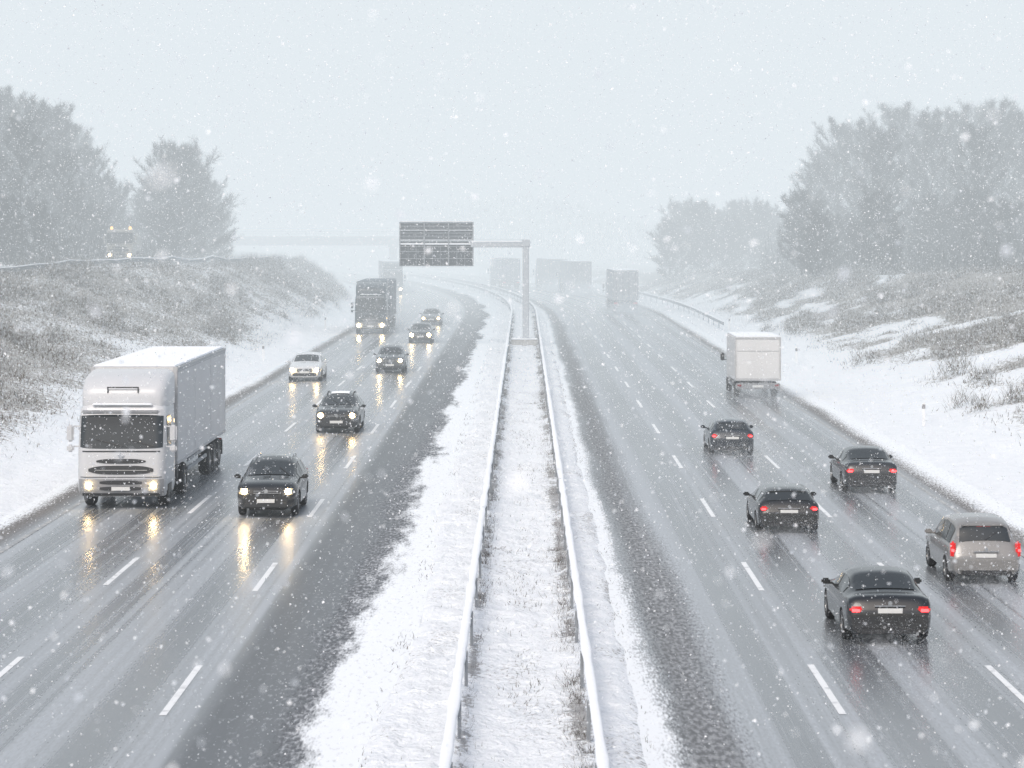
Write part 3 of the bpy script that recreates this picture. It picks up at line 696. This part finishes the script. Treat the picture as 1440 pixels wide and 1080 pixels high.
P_dkt=pm('dark_lorry_paint',(.05,.065,.08),.4,coat=.3,dirt=.7); M_dkc=pm('dark_tarpaulin',(.08,.105,.13),.6,var=.2,vs=.8); M_gryc=pm('grey_tarpaulin',(.24,.25,.26),.6,var=.3,vs=.6); M_pgc=pm('pale_grey_tarpaulin',(.40,.42,.44),.6,var=.2,vs=.6)
M_orange=pm('dull_yellow_lorry_paint',(.30,.29,.26),.5,dirt=.5)
truck('white articulated lorry with pale trailer and headlights on',px(170,76),76,True,M_cab,M_crgo,12.6,lit='high',xs=1.05)
truck('dark articulated lorry driving through falling snow',px(521,201),201,True,P_dkt,M_dkc,12.6,snow=False,lit='high')
truck('faint grey lorry far away in the haze',px(553,318),318,True,P_dkt,M_gryc,12.0,lit='high')
truck('pale grey tarpaulin lorry driving away through spray',px(880,255),255,False,M_cab,M_pgc,10)
truck('dark lorry trailer far off in snowfall',px(818,322),322,False,P_dkt,M_gryc,12.6)
truck('brownish lorry trailer far off in snowfall',px(785,346),346,False,P_dkt,M_gryc,12.6)
truck('dark lorry disappearing into the haze on the bend',px(719,352),352,False,P_dkt,M_dkc,12.6,snow=False)
truck('winter maintenance lorry with amber beacons on slip road',px(168,236),236,True,M_orange,M_orange,3.5,zbase=5.15,trailer=False,beacon=True,cat='maintenance lorry')

def boxlorry(x,yn):
    L=7.2; E=empty('box_lorry',(x,yn+L,.03)); M_wb=pm('white_box_body',(.66,.665,.665),.55,var=.08,vs=1.2,dirt=.4)
    SPRAY.append((x,yn+2,yn-7,1.15,1.4))
    hb=3.02; yb=-L; ya=-2.1; w=2.26
    obj('cargo_box',*box((0,(ya+yb)/2,(.88+hb)/2),(w,ya-yb,hb-.88),.04),M_wb,E)
    obj('box_frame',*join(*[box((s*(w/2-.03),yb-.015,(.9+hb)/2),(.05,.05,hb-.92)) for s in (-1,1)],box((0,yb-.015,hb-.05),(w-.02,.052,.06)),box((0,yb-.015,.95),(w-.02,.052,.10))),M_strap,E)
    obj('rear_door',*join(box((0,yb-.02,1.65),(w-.18,.03,1.3),.01,1),box((0,yb-.02,2.62),(w-.18,.03,.56),.01,1)),M_wb,E)
    obj('snow_layer',*box((0,(ya+yb)/2,hb+.02),(w-.1,ya-yb-.1,.05),.02),M_cap,E)
    obj('cab',*loft([[(-a,-2.0,z),(a,-2.0,z),(a,f-.25,z),(a-.2,f,z),(-a+.2,f,z),(-a,f-.25,z)] for z,a,f in [(.45,.95,0),(1.1,1.0,.0),(1.6,.98,-.15),(2.3,.88,-.75),(2.42,.8,-.95)]]),M_wb,E,True,35)
    obj('windscreen',*grid(lambda z,xx:(xx,-.15-(z-1.6)*.857+.03,z),[1.66,1.95,2.24],np.linspace(-.72,.72,5)),GL,E)
    obj('chassis',*box((0,-L/2-.6,.66),(1.1,L-1.6,.3),.03),M_dark,E)
    obj('rear_bumper',*box((0,yb+.05,.62),(w-.1,.14,.30),.03),M_gbump,E)
    obj('number_plate',*box((0,yb-.03,.62),(.52,.02,.11),.003,1),PLATE,E)
    for s in (-1,1):
        obj('tail_light',*box((s*.92,yb-.04,.66),(.20,.08,.10),.02),TLR,E)
        obj('mirror',*join(box((s*1.24,-.75,1.75),(.2,.12,.4),.04),box((s*1.08,-.75,1.6),(.26,.04,.04))),M_dark,E,True)
        for a in (-1.0,yb+1.7): wheel(E,s*.92,a,.38,.26)
        obj('mudguard',*box((s*.92,yb+1.05,.45),(.32,.03,.42)),M_dark,E)
    obj('side_guard',*box((0,-4,.58),(w-.1,2.0,.16)),M_bd2,E)
    tag(E,'white box lorry seen from behind on wet lane','lorry')
boxlorry(px(1066,125),125)

# ---------------- trees ----------------
def bark_mat(n,c,s):
    m,N,L,P=newmat(n); tc=N.new('ShaderNodeTexCoord'); f=noise_node(N,L,tc.outputs['Object'],s,4)
    L.new(mixc(N,L,mrange(N,L,f,.54,.72),c,(.40,.42,.44)),P.inputs['Base Color']); P.inputs['Roughness'].default_value=.9; P.inputs['Specular IOR Level'].default_value=.1; return m
M_bark=bark_mat('bark',(.05,.046,.042),1.5); M_twig=bark_mat('snow_dusted_twigs',(.052,.051,.050),.8)
def tree_variant(seed,h,rad,base,dense):
    r=random.Random(seed)
    tr=[];sub=[]
    pts=[Vector((0,0,0))]; n=7
    for i in range(1,n+1): pts.append(Vector((r.uniform(-.25,.25)*i*.25,r.uniform(-.25,.25)*i*.25,h*.9*i/n)))
    rb=h*.013
    for i in range(n): tr.append(cyl(pts[i],pts[i+1],rb*(1-i/(n+.6)),rb*(1-(i+1)/(n+.6)),7,False))
    nl=int(36*dense)
    for k in range(nl):
        t=base+(1-base)*((k+.5)/nl); i=min(n-1,int(t*n)); p=pts[i].lerp(pts[i+1],t*n-i if i<n else 1)
        a=k*2.4+r.uniform(-.4,.4); s=(t-base)/(1-base); prof=math.sin(math.pi*(.22+.74*s))**.6
        Ln=rad*prof*r.uniform(.5,1.25); up=.5+1.0*s+r.uniform(-.25,.3)
        d=Vector((math.cos(a),math.sin(a),up)).normalized(); q=p+d*Ln
        tr.append(cyl(p,q,rb*.32*(1.1-s*.7),.015,4,False))
        for j in range(8):
            f=.2+.8*(j+.5)/8; pp=p.lerp(q,f); dd=(d+Vector((r.uniform(-1,1),r.uniform(-1,1),r.uniform(-.2,1.0)))*.8).normalized()
            l2=Ln*.45*(1.2-f*.5)*r.uniform(.5,1.3); qq=pp+dd*l2; tr.append(cyl(pp,qq,.028,.008,3,False)); sub.append((pp,qq,l2))
    P=[]
    for pp,qq,l2 in sub:
        m=int(38*dense); dm=(qq-pp).normalized()
        for j in range(m):
            f=r.random()*1.05; c=pp.lerp(qq,f)+Vector((r.gauss(0,.11),r.gauss(0,.11),r.gauss(0,.11)))
            dd=(dm*.8+Vector((r.gauss(0,.65),r.gauss(0,.65),r.gauss(.25,.55)))).normalized()
            ln=r.uniform(.25,.75); w=dd.orthogonal().normalized(); w=(w*math.cos(j)+dd.cross(w)*math.sin(j))*r.uniform(.010,.021)
            e=c+dd*ln; P.append([tuple(c-w),tuple(c+w),tuple(e)])
    V,Fc=join(*tr); a=bpy.data.meshes.new('trunk'); a.from_pydata([tuple(v) for v in V],[],Fc); a.materials.append(M_bark)
    return a,npmesh('crown',np.array(P),3,M_twig)
VAR=[tree_variant(11,17,4.6,.12,1.3),tree_variant(12,15,4.0,.10,1.2),tree_variant(13,16,4.4,.08,1.35),tree_variant(14,10.5,4.9,.03,1.9),tree_variant(15,8,3.4,.03,1.2)]
VH=[17,15,16,10.5,8]
def tree(v,xp,Y,h,label,group):
    X=px(xp,Y); u=X-float(cx(Y)); z=float(tz(u,Y)[0])-.1
    E=empty('tree',(X,Y,z),random.uniform(0,6.28),h/VH[v]); link('trunk',VAR[v][0],E); link('crown',VAR[v][1],E)
    tag(E,label,'tree',None,group)
LW='bare winter tree dusted with snow at the wood edge'
for v,xp,Y,h in [(0,-60,240,17),(2,-20,255,17.8),(0,15,262,18.5),(2,48,250,16.3),(1,78,258,16.5),(0,100,275,15.5),(1,128,262,12.5),(2,-5,285,19),(0,62,290,18),(1,30,232,13.5),(2,112,295,16),(1,-35,225,15),(1,90,240,11),(4,148,268,9),(4,160,285,8),(4,10,222,6),(4,55,226,5.5),(4,105,246,7),(4,135,250,6),(2,80,300,18),(1,20,300,20)]:
    tree(v,xp,Y,h,LW,'trees behind the slip road')
for v,xp,Y,h in [(3,252,262,11.6),(3,222,275,9.0),(3,288,280,8.4),(4,308,300,5.5),(4,200,285,7.5),(3,262,290,11.0),(4,240,255,6)]:
    tree(v,xp,Y,h,'rounded snow dusted tree standing beside the slip road','trees beside the slip road')
R_=[(4,1128,285,9),(1,1145,275,13),(0,1178,280,17.5),(2,1215,272,16.5),(1,1242,255,15),(0,1270,278,19),(2,1310,265,17.0),(0,1352,275,18.6),(1,1375,250,15.0),(2,1408,270,18.4),(0,1445,265,17.0),(2,1490,270,18),(1,1200,300,18),(0,1250,305,20.5),(2,1330,300,19.5),(1,1385,300,20.5),(0,1158,310,16),(1,1290,310,20),(2,1430,300,20)]
for i in range(13): R_.append((4,1120+i*27+random.uniform(-8,8),random.uniform(238,262),random.uniform(4.5,8.5)))
for v,xp,Y,h in R_: tree(v,xp,Y,h,'bare winter tree in dense wood above the bank','trees above the snowy bank')
for i,xp in enumerate([942,958,972,985,998,1012,1028,1040,1056,1070,1086,1100]):
    tree([4,3,1][i%3],xp,318+12*((i*7)%3),[8.6,10,8.2,10.0][i%4]*.88,'small hazy tree in a distant row','distant roadside trees')
n=60000
yv=rng.uniform(215,330,n); side=rng.uniform(0,1,n)<.45
xp=np.where(side,rng.uniform(-60,330,n),rng.uniform(1070,1500,n)); Xv=(xp-737)*yv/3600; uv_=Xv-cx(yv); zv=tz(uv_,yv)[0]
k=(vn(Xv*.35,yv*.2,61)>.3)&(np.abs(uv_)>np.where(side,banks(yv)[0]+11,banks(yv)[2]+1)); Xv=Xv[k];yv=yv[k];zv=zv[k]
h=rng.uniform(.5,3.8,len(Xv))*(.3+vn(Xv*.5,yv*.4,63))
zv=zv+rng.uniform(0,1,len(Xv))*h*.8
G=blades(Xv,yv,zv,h*.5,rng.uniform(.03,.08,len(Xv)),rng.uniform(.1,.8,len(Xv)))
tag(link('undergrowth',npmesh('undergrowth',G,3,M_twig)),'thin snow dusted scrub beneath the trees','undergrowth','stuff')
n=30000; Xv=rng.uniform(-330,200,n); yv=rng.uniform(490,560,n); hh=4+8*vn(Xv*.03,Xv*0,66)+2*vn(Xv*.2,Xv*0,67)
zv=rng.uniform(0,1,n)*hh; uu=Xv-cx(yv); z0=tz(uu,yv)[0]
k=(np.abs(uu+0)>26); Xv=Xv[k];yv=yv[k];zv=zv[k];z0=z0[k]
G=blades(Xv,yv,z0+zv,rng.uniform(.6,1.8,len(Xv)),rng.uniform(.2,.7,len(Xv)),rng.uniform(.1,.8,len(Xv)))
tag(link('distant_wood',npmesh('distant_wood',G,3,M_twig)),'far wood barely visible through the snowfall','wood','stuff')

# ---------------- falling snow and spray ----------------
def flake_mat(name,a,b,em):
    m=bpy.data.materials.new(name); m.use_nodes=True; N=m.node_tree.nodes;L=m.node_tree.links; N.clear()
    o=N.new('ShaderNodeOutputMaterial'); d=N.new('ShaderNodeBsdfDiffuse'); t=N.new('ShaderNodeBsdfTranslucent'); mx=N.new('ShaderNodeMixShader')
    tc=N.new('ShaderNodeTexCoord'); c=mixc(N,L,noise_node(N,L,tc.outputs['Object'],2,2),a,b)
    L.new(c,d.inputs[0]);L.new(c,t.inputs[0]); mx.inputs[0].default_value=.45; L.new(d.outputs[0],mx.inputs[1]);L.new(t.outputs[0],mx.inputs[2])
    e=N.new('ShaderNodeEmission'); e.inputs[0].default_value=(.92,.96,1,1); e.inputs[1].default_value=em; ad=N.new('ShaderNodeAddShader')  # glow added to flakes and droplets, standing in for light scattered in snow
    L.new(mx.outputs[0],ad.inputs[0]);L.new(e.outputs[0],ad.inputs[1]);L.new(ad.outputs[0],o.inputs[0])
    try: m.cycles.emission_sampling='NONE'
    except Exception as ex: print(ex)
    return m
def discs(c,r,nn=6,q0=.6,q1=1.15):
    n=len(c)
    a=rng.normal(size=(n,3)); a/=np.linalg.norm(a,axis=1)[:,None]; b=np.cross(a,rng.normal(size=(n,3))); b/=np.linalg.norm(b,axis=1)[:,None]
    el=rng.uniform(.55,1,n)
    out=np.zeros((n,nn,3))
    for k in range(nn):
        t=k*2*math.pi/nn; q=rng.uniform(q0,q1,n); out[:,k]=c+(a*math.cos(t)+b*math.sin(t)*el[:,None])*(r*q)[:,None]
    return out
def flakes(n,xr,yr,zr,rr,pw=2):
    c=np.stack([rng.uniform(*xr,n),rng.uniform(*yr,n),rng.uniform(*zr,n)],-1)
    return discs(c,rr[0]+(rr[1]-rr[0])*rng.uniform(0,1,n)**pw,7,.45,1.2)
FL=np.concatenate([flakes(420,(-1.8,1.8),(2.5,8),(6.6,9.0),(.005,.017)),
  flakes(44000,(-9,9),(8,42),(.3,13),(.005,.016)),
  flakes(150000,(-27,27),(42,130),(.2,18),(.010,.028)),
  flakes(50000,(-48,48),(130,230),(.2,28),(.02,.045))])
tag(link('falling_snow',npmesh('falling_snow',FL,7,flake_mat('snowflake',(.92,.94,.96),(.97,.98,.99),.07))),'countless white snowflakes falling through the air','snowfall','stuff')
SP=[]
for x,ya,yb,hwid,hh in SPRAY:
    n=int(11500*(hwid*hh)/.9); t=rng.uniform(0,1,n)**1.25
    xx=x+rng.normal(0,1,n)*hwid*(.55+.45*t); y=ya+(yb-ya)*t; z=.03+np.abs(rng.normal(0,1,n))*hh*(.22+.38*t)
    c=np.stack([xx,y,z],-1); sc=max(.8,ya/90); SP.append(discs(c,rng.uniform(.005,.010,n)*sc,4))
tag(link('road_spray',npmesh('road_spray',np.concatenate(SP),4,flake_mat('spray_droplets',(.70,.74,.78),(.85,.88,.90),.03))),'fine water spray thrown up behind the vehicles','spray','stuff')

# ---------------- haze volume: thickens with distance along the road ----------------
m=bpy.data.materials.new('snow_haze'); m.use_nodes=True; N=m.node_tree.nodes;L=m.node_tree.links; N.clear()
o=N.new('ShaderNodeOutputMaterial'); a=N.new('ShaderNodeVolumeAbsorption'); e=N.new('ShaderNodeEmission'); s=N.new('ShaderNodeAddShader')
geo=N.new('ShaderNodeNewGeometry'); sp=N.new('ShaderNodeSeparateXYZ'); L.new(geo.outputs['Position'],sp.inputs[0])
mr=N.new('ShaderNodeMapRange'); mr.interpolation_type='LINEAR'; L.new(sp.outputs['Y'],mr.inputs[0])
for i,v in enumerate((45,400,.0003,.0122)): mr.inputs[i+1].default_value=v
a.inputs['Color'].default_value=(0,0,0,1); L.new(mr.outputs[0],a.inputs['Density'])
e.inputs[0].default_value=(*FOG,1); L.new(mr.outputs[0],e.inputs[1])  # emission put in to stand for daylight scattered by the haze
L.new(a.outputs[0],s.inputs[0]);L.new(e.outputs[0],s.inputs[1]);L.new(s.outputs[0],o.inputs['Volume'])
try: m.cycles.volume_step_rate=2.0
except Exception as ex: print(ex)
hz=obj('snow_haze',*box((0,430,75),(1400,960,170)),m); tag(hz,'white haze of dense snowfall over the motorway','haze','stuff')

# ---------------- world, sun, camera ----------------
w=bpy.data.worlds.new('World'); scene.world=w; w.use_nodes=True; N=w.node_tree.nodes; L=w.node_tree.links
sky=N.new('ShaderNodeTexSky'); sky.sky_type='NISHITA'; sky.sun_disc=False; sky.sun_elevation=math.radians(48); sky.sun_rotation=math.radians(200); sky.air_density=1.0; sky.dust_density=5; sky.ozone_density=1
L.new(sky.outputs[0],N['Background'].inputs[0]); N['Background'].inputs[1].default_value=.15
sd=bpy.data.lights.new('sun','SUN'); sd.energy=1.15; sd.angle=math.radians(30); sd.color=(1,.975,.95)
so=bpy.data.objects.new('sun',sd); col.objects.link(so)
az=math.radians(200); elv=math.radians(48)
dirv=Vector((math.sin(az)*math.cos(elv),math.cos(az)*math.cos(elv),math.sin(elv)))
so.rotation_euler=dirv.to_track_quat('Z','Y').to_euler()
cd=bpy.data.cameras.new('camera'); cam=bpy.data.objects.new('camera',cd); col.objects.link(cam); scene.camera=cam
cam.location=(0,0,8.4); cam.rotation_euler=(math.radians(90),0,0)
cd.lens=90; cd.sensor_width=36; cd.shift_x=-17/1440; cd.shift_y=-220/1440; cd.clip_end=8000; cd.clip_start=.1
cd.dof.use_dof=True; cd.dof.focus_distance=80; cd.dof.aperture_fstop=3.2
